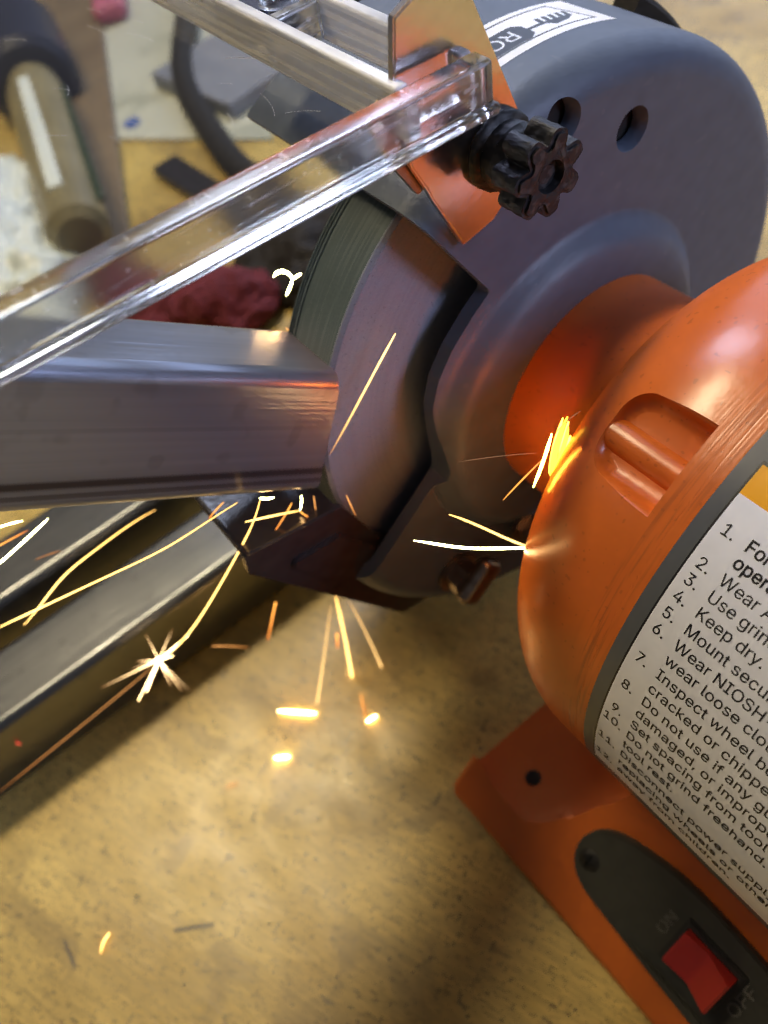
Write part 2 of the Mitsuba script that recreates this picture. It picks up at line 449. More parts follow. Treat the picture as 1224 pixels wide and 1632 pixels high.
recess = Polygon([(0.1030, 0.0150), (0.1022, 0.0330), (0.1150, 0.0385), (0.1700, 0.0385), (0.1700, 0.0150)]).buffer(-0.001).buffer(0.001)
panel = slab(pan, -0.001, 0.0032)
well = m3.CrossSection([[(0.1000, 0.0034), (0.1165, 0.0013), (0.1700, 0.0013), (0.1700, 0.0100), (0.1000, 0.0100)]], m3.FillRule.NonZero).extrude(0.0230)
well = well.transform(np.array([[1, 0, 0, 0], [0, 0, -1, 0.0380], [0, 1, 0, 0]], float))
panel = panel - well - m3.Manifold.cylinder(0.01, 0.0036, 0.0040, 40).translate([0.0880, 0.0252, 0.0012])
put(G + '__switch_panel', tri(moved(panel, SLOPE)), 'panel_plastic', smooth=35)
screw = m3.Manifold.sphere(0.0046, 40).scale([1, 1, 0.55]) ^ m3.Manifold.cube([0.02, 0.02, 0.02]).translate([-0.01, -0.01, 0])
screw = screw - m3.Manifold.cube([0.0046, 0.0009, 0.002], True).translate([0, 0, 0.0025]) - m3.Manifold.cube([0.0009, 0.0046, 0.002], True).translate([0, 0, 0.0025])
put(G + '__switch_panel__screw', tri(moved(screw.translate([0.0880, 0.0252, 0.0014]), SLOPE)), 'knob_plastic', smooth=35)
rk = m3.CrossSection([[(0, 0), (0.0172, 0), (0.0172, 0.0078), (0.0164, 0.0082), (0.0135, 0.0066), (0.0095, 0.0044), (0.0078, 0.0040), (0.0045, 0.0045), (0.0008, 0.0052), (0, 0.0050)]], m3.FillRule.NonZero).extrude(0.0124)
rk = rk.transform(np.array([[1, 0, 0, 0.1212], [0, 0, 1, 0.0224], [0, 1, 0, 0.0010]], float))
bez = slab(Polygon([(0.1200, 0.0206), (0.1394, 0.0206), (0.1394, 0.0366), (0.1200, 0.0366)]).buffer(0.0006), 0.0010, 0.0032) - m3.Manifold.cube([0.0176, 0.0130, 0.01]).translate([0.1210, 0.0221, 0.0009])
put(G + '__switch_panel__switch_frame', tri(moved(bez, SLOPE)), 'black_plastic', smooth=35)
put(G + '__switch_panel__rocker_switch', tri(moved(rk, SLOPE)), 'red_plastic', smooth=25, label='red rocker switch between the ON and OFF marks')


def lettering(text, height, to, bold=False, width=None, depth=0.00012):
    m = meshkit.text_mesh(text, height, depth, bold)
    if width:
        m.apply_scale([width / (m.bounds[1][0]), 1, 1])
    m.apply_transform(to)
    return m


for word, x, v0, w in (('ON', 0.1172, 0.0252, 0.0085), ('OFF', 0.1445, 0.0235, 0.0120)):
    m = lettering(word, 0.0036, frame(SO + SX * x + SV * v0 + SN * (0.0015 if word == 'ON' else 0.0015), SV, -SX, SN), True, w)
    put(G + '__switch_panel__switch_mark', m, 'panel_print', smooth=False, label=f'raised {word} mark by the switch')

# --- motor housing: a round bell that swells out of a narrow neck
MY, MZ, MR = 0.0015, -0.0130, 0.0775
tt = np.linspace(0, math.pi / 2, 40)
pw = 2.2
fx = 0.0345 + 0.036 * (1 - np.cos(tt) ** (2 / pw))
fg = np.sin(tt) ** (2 / pw)
# a soft hollow where the neck meets the bell
xs = np.r_[-0.002, 0.010, 0.020, 0.026, 0.0305, fx[4:], 0.0769]
gs = np.r_[0, 0.0, 0.006, 0.022, 0.075, np.maximum(fg[4:], 0.10), 1]
order = np.argsort(xs)
xs, gs = xs[order], np.maximum.accumulate(gs[order])


def loft(xs, gs, seg=240):
    v, f = [], []
    a = np.arange(seg) * 2 * math.pi / seg
    for x, g in zip(xs, gs):
        r = 0.0348 + (MR - 0.0348) * g
        v.append(np.stack([np.full(seg, x), g * MY + r * np.cos(a), g * MZ + r * np.sin(a)], 1))
    k = len(v)
    v = np.vstack(v + [[[xs[0], gs[0] * MY, gs[0] * MZ]], [[xs[-1], gs[-1] * MY, gs[-1] * MZ]]])
    for i in range(k - 1):
        for j in range(seg):
            q = (j + 1) % seg
            f += [[i * seg + j, (i + 1) * seg + j, (i + 1) * seg + q], [i * seg + j, (i + 1) * seg + q, i * seg + q]]
    n = (k - 1) * seg
    for j in range(seg):
        q = (j + 1) % seg
        f += [[k * seg, j, q], [k * seg + 1, n + q, n + j]]
    m = trimesh.Trimesh(v, np.array(f), process=False)
    if m.volume < 0:
        m.invert()
    return m


bell = man(loft(xs, gs))


def motor_frame(x, deg, r):
    a = math.radians(deg)
    er = np.array([0, -math.cos(a), math.sin(a)])
    et = np.array([0, math.sin(a), math.cos(a)])
    return frame(np.array([x, MY, MZ]) + er * r, np.array([1.0, 0, 0]), et, er)


def vent(deg):
    """A rounded pocket in the bell with a soft lip and a ridge along its floor."""
    sh = Polygon([(-0.0120, -0.0100), (0.0300, -0.0100), (0.0300, 0.0105), (-0.0120, 0.0105)]).buffer(-0.0072).buffer(0.0072, quad_segs=12)
    hs = [(-0.0072, -0.0030), (-0.0066, -0.0016), (-0.0054, -0.0006), (-0.0040, 0.0), (-0.0024, 0.0002), (-0.0014, 0.0008), (-0.0006, 0.0016), (0.0002, 0.0028), (0.0010, 0.0044)]
    out_ = []
    for (z_a, g_a), (z_b, g_b) in zip(hs[:-1], hs[1:]):
        a = m3.CrossSection([list(sh.buffer(g_a).exterior.coords)[:-1]], m3.FillRule.NonZero).extrude(1e-5).translate([0, 0, z_a])
        c = m3.CrossSection([list(sh.buffer(g_b).exterior.coords)[:-1]], m3.FillRule.NonZero).extrude(1e-5).translate([0, 0, z_b])
        out_.append((a + c).hull())
    top = m3.CrossSection([list(sh.buffer(0.0044).exterior.coords)[:-1]], m3.FillRule.NonZero).extrude(0.01).translate([0, 0, 0.0009])
    hole = m3.Manifold.batch_boolean(out_ + [top], m3.OpType.Add)
    ridge = m3.Manifold.cylinder(0.06, 0.0042, 0.0042, 48).rotate([0, 90, 0]).translate([-0.03, -0.0012, -0.0090])
    return moved(hole - ridge, motor_frame(0.0620, deg, MR))


box = m3.Manifold.cube([0.2, 0.4, 0.4]).translate([0.0716 - 0.2, -0.2, -0.2])
for d in (56.6,):
    bell = bell - (vent(d) ^ box)
put(G + '__motor_housing', tri(bell), 'orange_plastic', smooth=32)
band = man(loft(np.array([0.07692, 0.0772, 0.079, 0.190, 0.215, 0.2352]), np.array([0.9985, 1.0, 1.0, 1.0, 0.7, 0.2])))
put(G + '__motor_band', tri(band), 'orange_plastic', smooth=35)


# --- warning label wrapped round the front of the motor
def lab(x, deg, off):
    a = np.radians(deg)
    r = MR + off
    return np.stack([x + 0 * a, MY - r * np.cos(a), MZ + r * np.sin(a)], -1)


def patch(x0, x1, a0, a1, off, corner=0.0, n=60):
    a = np.linspace(a0, a1, n)
    xa = np.full(n, x0)
    if corner:
        d = np.minimum((a - a0), (a1 - a)) * math.radians(1) * MR
        k = np.clip(1 - d / corner, 0, 1)
        xa = x0 + corner * (1 - np.sqrt(1 - k * k))
    lo, hi = lab(xa, a, off), lab(np.full(n, x1), a, off)
    v = np.vstack([lo, hi])
    f = []
    for i in range(n - 1):
        f += [[i, n + i, n + i + 1], [i, n + i + 1, i + 1]]
    return trimesh.Trimesh(v, np.array(f), process=False)


L = G + '__warning_label'
put(L, patch(0.0797, 0.250, -14, 82, 0.00025, 0.004), 'label_grey', smooth=True, label='grey bordered warning label with numbered safety lines')
put(L + '__white_field', patch(0.0837, 0.250, -6.0, 58.9, 0.00050), 'paper_white', smooth=True)
put(L + '__yellow_field', patch(0.0837, 0.250, 58.9, 64.0, 0.00050), 'label_yellow', smooth=True)
rule = cat([patch(0.0832, 0.0838, -6.2, 64.5, 0.00042), patch(0.0832, 0.250, 63.95, 64.55, 0.00042)])
put(L + '__black_rule', rule, 'ink', smooth=True)


def wrapped(text, x, deg, height, bold=False, stretch=1.0):
    m = meshkit.text_mesh(text, height, 0.00005, bold)
    v = np.array(m.vertices)
    m.vertices = lab(x + v[:, 0] * stretch, deg + np.degrees(v[:, 1] / MR), 0.00060 + v[:, 2])
    return m


LINES = [('For', 52.7, '1.', True), ('operat', 49.9, '', True), ('Wear AN', 46.7, '2.', False), ('Use grinding', 43.7, '3.', False), ('Keep dry.  D', 40.6, '4.', False), ('Mount secure', 37.4, '5.', False),
         ('Wear NIOSH-ap', 34.2, '6.', False), ('wear loose clothin', 31.2, '', False), ('Inspect wheel befo', 28.0, '7.', False), ('cracked or chipped.', 24.8, '', False),
         ('Do not use if any guar', 21.6, '8.', False), ('damaged, or improperly', 18.5, '', False), ('Set spacing from tool res', 15.3, '9.', False), ('Do not grind freehand.  H', 12.0, '10.', False),
         ('tool rest.', 8.8, '', False), ('Disconnect power supply af', 5.3, '11.', False), ('replacing wheels or other ser', 1.9, '', False), ('away from children.', -1.6, '12.', False)]
for text, deg, no, bold in LINES:
    parts = [wrapped(text, 0.0911, deg, 0.00262, bold, 0.985)]
    if no:
        parts.append(wrapped(no, 0.0853 - 0.0012 * (len(no) > 2), deg, 0.00262, False, 0.985))
    put(L + '__text_line', cat(parts), 'ink', smooth=False)

# --- wheel guard: a drum with a bulged inner wall, open towards the operator
R = 0.0935
out = lathe_x([(-0.0760, 0.0), (-0.0760, R - 0.0015), (-0.0745, R)] + [(-0.0090 + 0.0090 * math.sin(a), R - 0.0090 + 0.0090 * math.cos(a)) for a in np.linspace(0, math.pi / 2, 14)] + [(0.0, 0.0)], 256)
inn = lathe_x([(-0.0790, 0.0), (-0.0790, R - 0.0030)] + [(-0.0110 + 0.0068 * math.sin(a), R - 0.0098 + 0.0068 * math.cos(a)) for a in np.linspace(0, math.pi / 2, 10)] + [(-0.0042, 0.0)], 256)
bprof = [(-0.003, 0.0), (-0.003, 0.0555)] + [(0.0, 0.0550), (0.0004, 0.0538), (0.0014, 0.0526), (0.0030, 0.0512), (0.0046, 0.0498), (0.0057, 0.0482), (0.0064, 0.0460), (0.0066, 0.043), (0.0066, 0.0)]
boss = lathe_x(bprof, 200).translate([0, -0.0035, -0.002])
mouth = Polygon([(-0.0290, 0.0510), (-0.0350, 0.0472), (-0.0430, 0.0409), (-0.0490, 0.0338), (-0.0525, 0.0252), (-0.0532, 0.0161), (-0.0533, 0.0030), (-0.0542, -0.0015), (-0.0717, -0.0143), (-0.130, -0.0560), (-0.150, 0.130), (-0.0720, 0.1250)])
mouth = mouth.buffer(0.0015).buffer(-0.003).buffer(0.0015, quad_segs=8)
solid = (out - inn) + boss
solid = solid - prism_x(list(mouth.exterior.coords)[:-1], -0.2, 0.05)
for y, z, r in ((0.0205, 0.0702, 0.0046), (-0.0030, 0.0838, 0.0046)):
    solid = solid - cyl_x(-0.02, 0.01, r, r, y, z, 48) - cyl_x(-0.0022, 0.0003, r, r + 0.0012, y, z, 48)
put(G + '__wheel_guard', tri(solid), 'grey_paint', smooth=32)
for y, z in ((0.0205, 0.0702), (-0.0030, 0.0838)):
    put(G + '__wheel_guard__vent_hole', tri(cyl_x(-0.0060, -0.0050, 0.0062, 0.0062, y, z, 48)), 'bore', smooth=30)
cover = lathe_x([(-0.0825, 0.0), (-0.0825, R - 0.003), (-0.0805, R + 0.0008), (-0.0762, R + 0.0008), (-0.0762, 0.0)], 200)
wide = list(mouth.buffer(0.016).exterior.coords)[:-1]
cover = cover - prism_x(wide, -0.2, 0.05)
put(G + '__guard_cover', tri(cover), 'black_plastic', smooth=30)


far_drum = lathe_x([(0.2350, 0.0), (0.2350, 0.0850)] + [(0.2440 - 0.0090 * math.cos(a), 0.0850 + 0.0085 * math.sin(a)) for a in np.linspace(0, math.pi / 2, 10)] + [(0.3100, R), (0.3100, 0.0)], 128)
put(G + '__wheel_guard', tri(far_drum), 'grey_paint', smooth=32)


lip = lathe_x([(-0.0400, R - 0.004), (-0.0400, 0.0975), (-0.0390, 0.0990), (-0.0335, 0.0990), (-0.0320, 0.0975), (-0.0320, R - 0.004)], 256)
sector = [(0.0, 0.0)] + [(0.2 * -math.cos(math.radians(a)), 0.2 * math.sin(math.radians(a))) for a in np.linspace(126, 172, 14)]
put(G + '__wheel_guard__edge_strip', tri(lip ^ prism_x(sector, -0.1, 0.05)), 'black_rubber', smooth=30)

# --- rotation sticker on the drum
def drum(x, deg, off):
    a = np.radians(deg)
    r = R + off
    return np.stack([x + 0 * a, r * np.sin(a), r * np.cos(a)], -1)


def drum_poly(pts, off, key, mat, label=None):
    """A flat figure of (x, degrees) points laid round the drum."""
    p = Polygon([(x * 1000, a * 1.632) for x, a in pts]).buffer(0)
    m = trimesh.creation.extrude_polygon(p, 0.02, engine='earcut')
    m = m.subdivide_to_size(1.5)
    v = np.array(m.vertices)
    m.vertices = drum(v[:, 0] / 1000, v[:, 1] / 1.632, off + v[:, 2] / 1000)
    return m


SK = G + '__wheel_guard__rotation_sticker'
xa, xb = -0.0345, -0.0166
put(SK, drum_poly([(xa, -26), (xa, 18.6), (xb, 19.6), (xb, -26)], 0.00010, SK, 'paper_white'), 'paper_white', smooth=False, label='white sticker with a black arrow reading ROTATION')


def ring_line(pts, w):
    from shapely.geometry import LineString
    p = LineString([(x * 1000, a * 1.632) for x, a in pts]).buffer(w, cap_style=2, join_style=2)
    return [(x / 1000, a / 1.632) for x, a in p.exterior.coords[:-1]]


ink = [drum_poly(ring_line([(xa + 0.0022, -26), (xa + 0.0022, 14.0), (xb - 0.0030, 16.8), (xb - 0.0030, -26)], 0.30), 0.00016, None, None),
       drum_poly([(-0.0285, -26), (-0.0285, 4.4), (-0.0268, 5.6), (-0.0246, 5.6), (-0.0246, 9.0), (-0.0234, 9.0), (-0.0234, 5.6), (-0.0215, 5.6), (-0.0200, 4.2), (-0.0200, -26)], 0.00016, None, None)]
for i in range(5):
    a = 8.2 + i * 1.35
    ink.append(drum_poly([(-0.0243, a), (-0.0272, a + 0.3), (-0.0272, a + 1.1), (-0.0243, a + 0.85)], 0.00018, None, None))
ink.append(drum_poly([(-0.0244, 8.4), (-0.0244, 15.0), (-0.0222, 13.0), (-0.0214, 10.0)], 0.00017, None, None))
put(SK + '__arrow', cat(ink), 'ink', smooth=False)
m = meshkit.text_mesh('ROTATION', 0.0046, 0.00003, False)
v = np.array(m.vertices)
m.vertices = drum(-0.0266 + v[:, 1], 3.6 - np.degrees(v[:, 0] * 1.12 / R), 0.00024 + v[:, 2])
put(SK + '__lettering', m, 'paper_white', smooth=False)

# --- grinding wheel
WR, WZ = 0.0830, 0.0055
wheel = lathe_x([(-0.0340, 0.006), (-0.0340, WR - 0.0012), (-0.0328, WR)] + sum([[(x - 0.0004, WR), (x - 0.0002, WR - 0.0004), (x + 0.0002, WR - 0.0004), (x + 0.0004, WR)] for x in (-0.0320, -0.0310, -0.0297)], []) + [(-0.0139, WR), (-0.0139, 0.006)], 240).translate([0, 0, WZ])
put(G + '__grinding_wheel', tri(wheel), 'stone_rim', smooth=28)
side = lathe_x([(-0.0139, 0.006), (-0.0139, WR), (-0.0134, WR - 0.0001), (-0.0125, WR - 0.0011), (-0.0125, 0.006)], 240).translate([0, 0, WZ])
put(G + '__grinding_wheel__wheel_side', tri(side), 'stone', smooth=28)
put(G + '__grinding_wheel__flange', tri(cyl_x(-0.0123, -0.0090, 0.030, 0.028, 0, WZ)), 'dark_steel', smooth=30)

# --- polished bracket that carries the eye shield, with its star knob
br = Polygon([(-0.0375, 0.0716), (-0.0442, 0.0874), (-0.0451, 0.0902), (-0.0480, 0.0970), (-0.0500, 0.1060), (-0.0490, 0.1150), (-0.0466, 0.1263), (-0.0390, 0.1290), (-0.0304, 0.1291), (-0.0283, 0.1218), (-0.0179, 0.0929), (-0.0185, 0.0800), (-0.0281, 0.0732)])
br = br.buffer(-0.0008).buffer(0.0008)
o, i = list(br.exterior.coords)[:-1], list(br.buffer(-0.0004).exterior.coords)[:-1]
plate = prism_x(o, 0.0012, 0.0026) + m3.Manifold.batch_hull([prism_x(i, 0.0026, 0.0030)]) if False else prism_x(o, 0.0012, 0.0027) + prism_x(i, 0.0027, 0.0030)
put(G + '__shield_bracket', tri(plate), 'bracket_steel', smooth=False, label='polished steel bracket that mirrors the orange motor')
back = [(-0.0462, 0.0890), (-0.0525, 0.1010), (-0.0560, 0.1100), (-0.0500, 0.1120), (-0.0400, 0.0900)]
put(G + '__shield_bracket__backing_plate', tri(prism_x(back, -0.0012, 0.0006)), 'bolt_steel', smooth=False)

ky, kz = -0.0258, 0.0900
lob = []
for a in np.arange(0, 360, 2.5):
    c = math.cos(math.radians(7 * a))
    rad = 0.0096 - 0.0030 * (0.5 - 0.5 * c) ** 2.2
    lob.append((rad * math.cos(math.radians(a + 14)), rad * math.sin(math.radians(a + 14))))
star = Polygon(lob)
lay = []
for k, (x, g) in enumerate([(0.0112, -0.0022), (0.0119, -0.0009), (0.0130, 0.0), (0.0180, 0.0), (0.0192, -0.0009), (0.0198, -0.0022)]):
    lay.append((x, list(star.buffer(g).simplify(0.00002).exterior.coords)[:-1]))
head = None
for (x0, p0), (x1, p1) in zip(lay[:-1], lay[1:]):
    g = [prism_x([(y + ky, z + kz) for y, z in (p0 if x0 > 0.0155 else p1)], x0, x1 + 1e-5)]
    head = g[0] if head is None else head + g[0]
head = head - cyl_x(0.0178, 0.03, 0.0034, 0.0046, ky, kz, 40)
hub = lathe_x([(0.0030, 0.0), (0.0030, 0.0080), (0.0040, 0.0088), (0.0052, 0.0086), (0.0058, 0.0072), (0.0090, 0.0074), (0.0110, 0.0068), (0.0130, 0.0056), (0.0130, 0.0)], 64).translate([0, ky, kz])
kn = tri(head + hub)
put(G + '__star_knob', displaced(kn.subdivide_to_size(0.0012), 0.00035, 600, 3), 'knob_plastic', smooth=40, label='black star knob on the shield bracket')
put(G + '__star_knob__screw_end', tri(cyl_x(0.0165, 0.0182, 0.0022, 0.0022, ky, kz, 6)), 'knob_plastic', smooth=False)

# --- clear eye shield: a tray with tall rims, lying level in front of the bracket
rims = [rbox(0.0056, 0.1175, 0.0104, 0.0010, 12).translate([0.0082, -0.0315 - 0.05875, 0.1095]),
        rbox(0.0056, 0.1175, 0.0104, 0.0010, 12).translate([-0.2022, -0.0315 - 0.05875, 0.1095]),
        rbox(0.2160, 0.0034, 0.0104, 0.0009, 12).translate([0.0110 - 0.1080, -0.1473, 0.1095])]
rims.append(rbox(0.0026, 0.1175, 0.0024, 0.0008, 12).translate([0.0116, -0.0315 - 0.05875, 0.1056]))
rim_m = m3.Manifold.batch_boolean(rims, m3.OpType.Add)
ribs = [rbox(0.2044, 0.0034, 0.0104, 0.0009, 12).translate([-0.0970, -0.0334, 0.1095]), rbox(0.2044, 0.0034, 0.0104, 0.0009, 12).translate([-0.0970, -0.0490, 0.1095])]
webs = [rbox(0.0036, 0.0116, 0.0088, 0.0008, 12).translate([x, -0.0412, 0.1095]) for x in (-0.0006, -0.0440)]
tilt = trimesh.transformations.rotation_matrix(-0.055, [1, 0, 0], [0, -0.0315, 0.1095])
ES = G + '__eye_shield'
labels[ES] = {'label': 'clear plastic eye shield with thick glinting rims'}
rt = tri(moved(rim_m, tilt))
pane = trimesh.Trimesh([[-0.1992, -0.1454, 0.1062], [0.0052, -0.1454, 0.1062], [0.0052, -0.0509, 0.1062], [-0.1992, -0.0509, 0.1062]], [[0, 1, 2], [0, 2, 3]], process=False)
pane.apply_transform(tilt)
put(ES + '__rim', rt, 'clear_plastic', smooth=30)
for rb_ in ribs:
    put(ES + '__rib', tri(moved(rb_, tilt)), 'glinting_plastic', smooth=30)
for rb_ in webs:
    put(ES + '__web', tri(moved(rb_, tilt)), 'clear_plastic', smooth=30)
put(ES + '__pane', pane, 'clear_pane', smooth=False)
scr = []
for k in range(26):
    c_ = np.array([RNG.uniform(-0.11, 0.0), RNG.uniform(-0.14, -0.054), 0.10635])
    a_ = RNG.uniform(-0.5, 0.9)
    ln = RNG.uniform(0.0008, 0.0060)
    d_ = np.array([math.cos(a_), math.sin(a_), 0]) * ln
    scr.append(tube(spline([c_ - d_, c_ + np.array([-d_[1], d_[0], 0]) * 0.12, c_ + d_], 6), RNG.uniform(0.00002, 0.00005), 5, cap=False))
sm = cat(scr)
sm.apply_transform(tilt)
put(ES + '__scratches', sm, 'paper_white', smooth=False, kind='stuff')
blk = rbox(0.0150, 0.0110, 0.0070, 0.0010).translate([-0.0610, -0.0411, 0.1085])
put(ES + '__mounting_block', tri(moved(blk, tilt)), 'navy_plastic', smooth=30)
sc = m3.Manifold.cylinder(0.0040, 0.0030, 0.0030, 24).translate([-0.0500, -0.0411, 0.1100]) + m3.Manifold.cylinder(0.0018, 0.0048, 0.0042, 32).translate([-0.0500, -0.0411, 0.1135])
put(ES + '__screw', tri(moved(sc, tilt)), 'clear_plastic', smooth=30)

# --- tool rest: a bent dark plate bolted to the guard
TR = G + '__tool_rest'
wall_poly = Polygon([(-0.1153, 0.0126), (-0.0842, 0.0052), (-0.0767, -0.0171), (-0.0556, -0.0422), (-0.0385, -0.0644), (-0.0441, -0.0731), (-0.0768, -0.0656), (-0.1165, 0.0057)]).buffer(-0.0010).buffer(0.0010)
slot = Polygon([(-0.0712, -0.0578), (-0.0690, -0.0560), (-0.0664, -0.0584), (-0.0686, -0.0606)])
wall = prism_x(list(wall_poly.exterior.coords)[:-1], -0.0090, -0.0065) - prism_x(list(slot.exterior.coords), -0.05, 0.02)
rest = m3.Manifold.batch_hull([rbox(0.0420, 0.0030, 0.0030, 0.0010).translate([-0.0275, -0.1138, 0.0110]), rbox(0.0420, 0.0030, 0.0030, 0.0010).translate([-0.0275, -0.0868, 0.0046])])
put(TR, tri(wall + rest), 'dark_steel', smooth=30, label='dark bent plate tool rest under the held tube')
inset = Polygon([(-0.1065, -0.0005), (-0.0878, -0.0035), (-0.0800, -0.0180), (-0.0600, -0.0420), (-0.0530, -0.0590), (-0.0873, -0.0370)]).buffer(-0.002).buffer(0.002)
ip = list(inset.exterior.coords)[:-1]
ip2 = list(inset.buffer(-0.0006).exterior.coords)[:-1]
put(TR + '__brace', tri(prism_x(ip, -0.0064, -0.0056) + prism_x(ip2, -0.0056, -0.0051) - prism_x(list(slot.exterior.coords), -0.05, 0.02)), 'dark_steel', smooth=30)
nut = cyl_x(0.0003, 0.0016, 0.0078, 0.0078, -0.0560, -0.0530, 48) + cyl_x(0.0016, 0.0070, 0.0060, 0.0060, -0.0560, -0.0530, 6)
put(TR + '__nut', tri(nut), 'bolt_steel', smooth=30)
wing = rbox(0.0060, 0.0180, 0.0095, 0.0025).rotate([38, 0, 0]).translate([0.0085, -0.0530, -0.0535])
put(TR + '__wing_nut', tri(wing), 'bolt_steel', smooth=40)
bolt = cyl_x(0.0026, 0.0042, 0.0085, 0.0085, -0.0250, -0.0540, 48) + cyl_x(0.0042, 0.0100, 0.0064, 0.0064, -0.0250, -0.0540, 6)
put(G + '__guard_bolt', tri(bolt), 'bolt_steel', smooth=30)
foot = m3.Manifold.cylinder(0.012, 0.016, 0.013, 48).translate([0.060, 0.075, BENCH])


# ------------------------------------------------------------------ square steel tubes
def square_tube(length, w, h, r, wall, end_noise=0.0):
    o = Polygon([(-w, -h), (0, -h), (0, 0), (-w, 0)]).buffer(-r).buffer(r, quad_segs=10)
    n = Polygon([(-w, -h), (0, -h), (0, 0), (-w, 0)]).buffer(-wall - 0.001).buffer(0.001, quad_segs=6)
    cs = m3.CrossSection([list(o.exterior.coords)[:-1]], m3.FillRule.NonZero) - m3.CrossSection([list(n.exterior.coords)[:-1]], m3.FillRule.NonZero)
    return cs.extrude(length)          # x across, y up, z along


tb = tri(square_tube(0.17, 0.0275, 0.0364, 0.0042, 0.0017))
v = np.array(tb.vertices)
at_end = v[:, 2] < 1e-6
lean = -0.0070 * (v[:, 1] / 0.0362)
rough = (meshkit.fbm(np.c_[v[:, 0] * 900, v[:, 1] * 900, v[:, 2] * 0], 3, 5) - 0.5) * 0.0010
v[at_end, 2] -= (lean + rough)[at_end]
tb.vertices = v
tb.apply_transform(frame(TIP, EX if EX[0] > 0 else -EX, NX, -AX))
if tb.volume < 0:
    tb.invert()
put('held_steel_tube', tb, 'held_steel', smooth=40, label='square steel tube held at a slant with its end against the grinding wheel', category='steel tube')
for x, y_end, lab_ in ((-0.0845, -0.0420, 'square steel tube on the bench nearest the tool rest, shadow along its right side'), (-0.1385, -0.0500, 'square steel tube on the bench at the left edge, farther from the tool rest')):
    tb = tri(square_tube(0.60, 0.0345, 0.0398, 0.0042, 0.0018))
    ex, ey, ez = np.array([1.0, 0, 0]), np.array([0, 0, 1.0]), np.array([0, -1.0, 0])
    tb.apply_transform(frame(np.array([x, y_end, BENCH + 0.0400]), ex, ey, ez))
    if tb.volume < 0:
        tb.invert()
    put('lying_steel_tube', tb, 'stock_steel', smooth=40, label=lab_, category='steel tube', group='steel tubes lying on the bench')

# ------------------------------------------------------------------ things farther back on the bench
z0 = BENCH
sheet = trimesh.Trimesh(*meshkit.arrays(trimesh.creation.extrude_polygon(Polygon([(-0.86, 0.17), (-0.64, 0.245), (-0.40, 0.105), (-0.52, 0.020), (-0.72, 0.10)]), 0.0015, engine='earcut'))[:2], process=False)
sheet.apply_translation([0, 0, z0 + 0.0005])
put('paper_sheet', sheet, 'faded_paper', smooth=False, label='pale blotched paper sheet lying on the bench behind the eye shield', category='paper')
dot = trimesh.creation.cylinder(0.0065, 0.0012, sections=24)
dot.apply_translation([-0.5138, 0.0481, z0 + 0.0026])
put('paper_sheet__blue_dot', dot, 'blue_ink', smooth=False)
strip = tri(rbox(0.50, 0.055, 0.004, 0.0015))
strip.apply_transform(trimesh.transformations.rotation_matrix(math.radians(-23), [0, 0, 1]))
strip.apply_translation([-0.615, 0.048, z0 + 0.0050])
put('brown_card', strip, 'card_brown', smooth=30, label='long brown card strip on the bench between bottle and paper', category='card')
er = tri(rbox(0.050, 0.030, 0.016, 0.0075, 20))
er.apply_transform(trimesh.transformations.rotation_matrix(math.radians(-25), [0, 0, 1]))
er.apply_translation([-0.704, 0.127, z0 + 0.011])
put('pink_eraser', er, 'pink_rubber', smooth=40, label='pink rounded eraser at the top left on the paper sheet', category='eraser')
cb = tri(rbox(0.100, 0.070, 0.012, 0.002))
cb.apply_transform(trimesh.transformations.rotation_matrix(math.radians(8), [0, 0, 1]))
cb.apply_translation([-0.500, 0.128, z0 + 0.0085])
put('grey_box', cb, 'grey_card', smooth=30, label='small flat grey box beside the black cord', category='box')
cable = spline([(-0.720, 0.260, z0 + 0.010), (-0.640, 0.176, z0 + 0.012), (-0.585, 0.141, z0 + 0.012), (-0.527, 0.106, z0 + 0.011), (-0.480, 0.088, z0 + 0.010), (-0.440, 0.078, z0 + 0.0095), (-0.380, 0.066, z0 + 0.009), (-0.320, 0.070, z0 + 0.009), (-0.220, 0.110, z0 + 0.009), (-0.120, 0.180, z0 + 0.009)], 90)
put('power_cord', tube(cable, 0.0095, 14), 'black_rubber', smooth=60, label='thick black cord curving over the bench behind the shield', category='cord')
fl = tri(rbox(0.150, 0.021, 0.006, 0.002))
fl.apply_transform(trimesh.transformations.rotation_matrix(math.radians(3), [0, 0, 1]))
fl.apply_translation([-0.362, 0.040, z0 + 0.0045])
put('flat_file', fl, 'dark_steel', smooth=30, label='flat dark file lying by the end of the black cord', category='file')


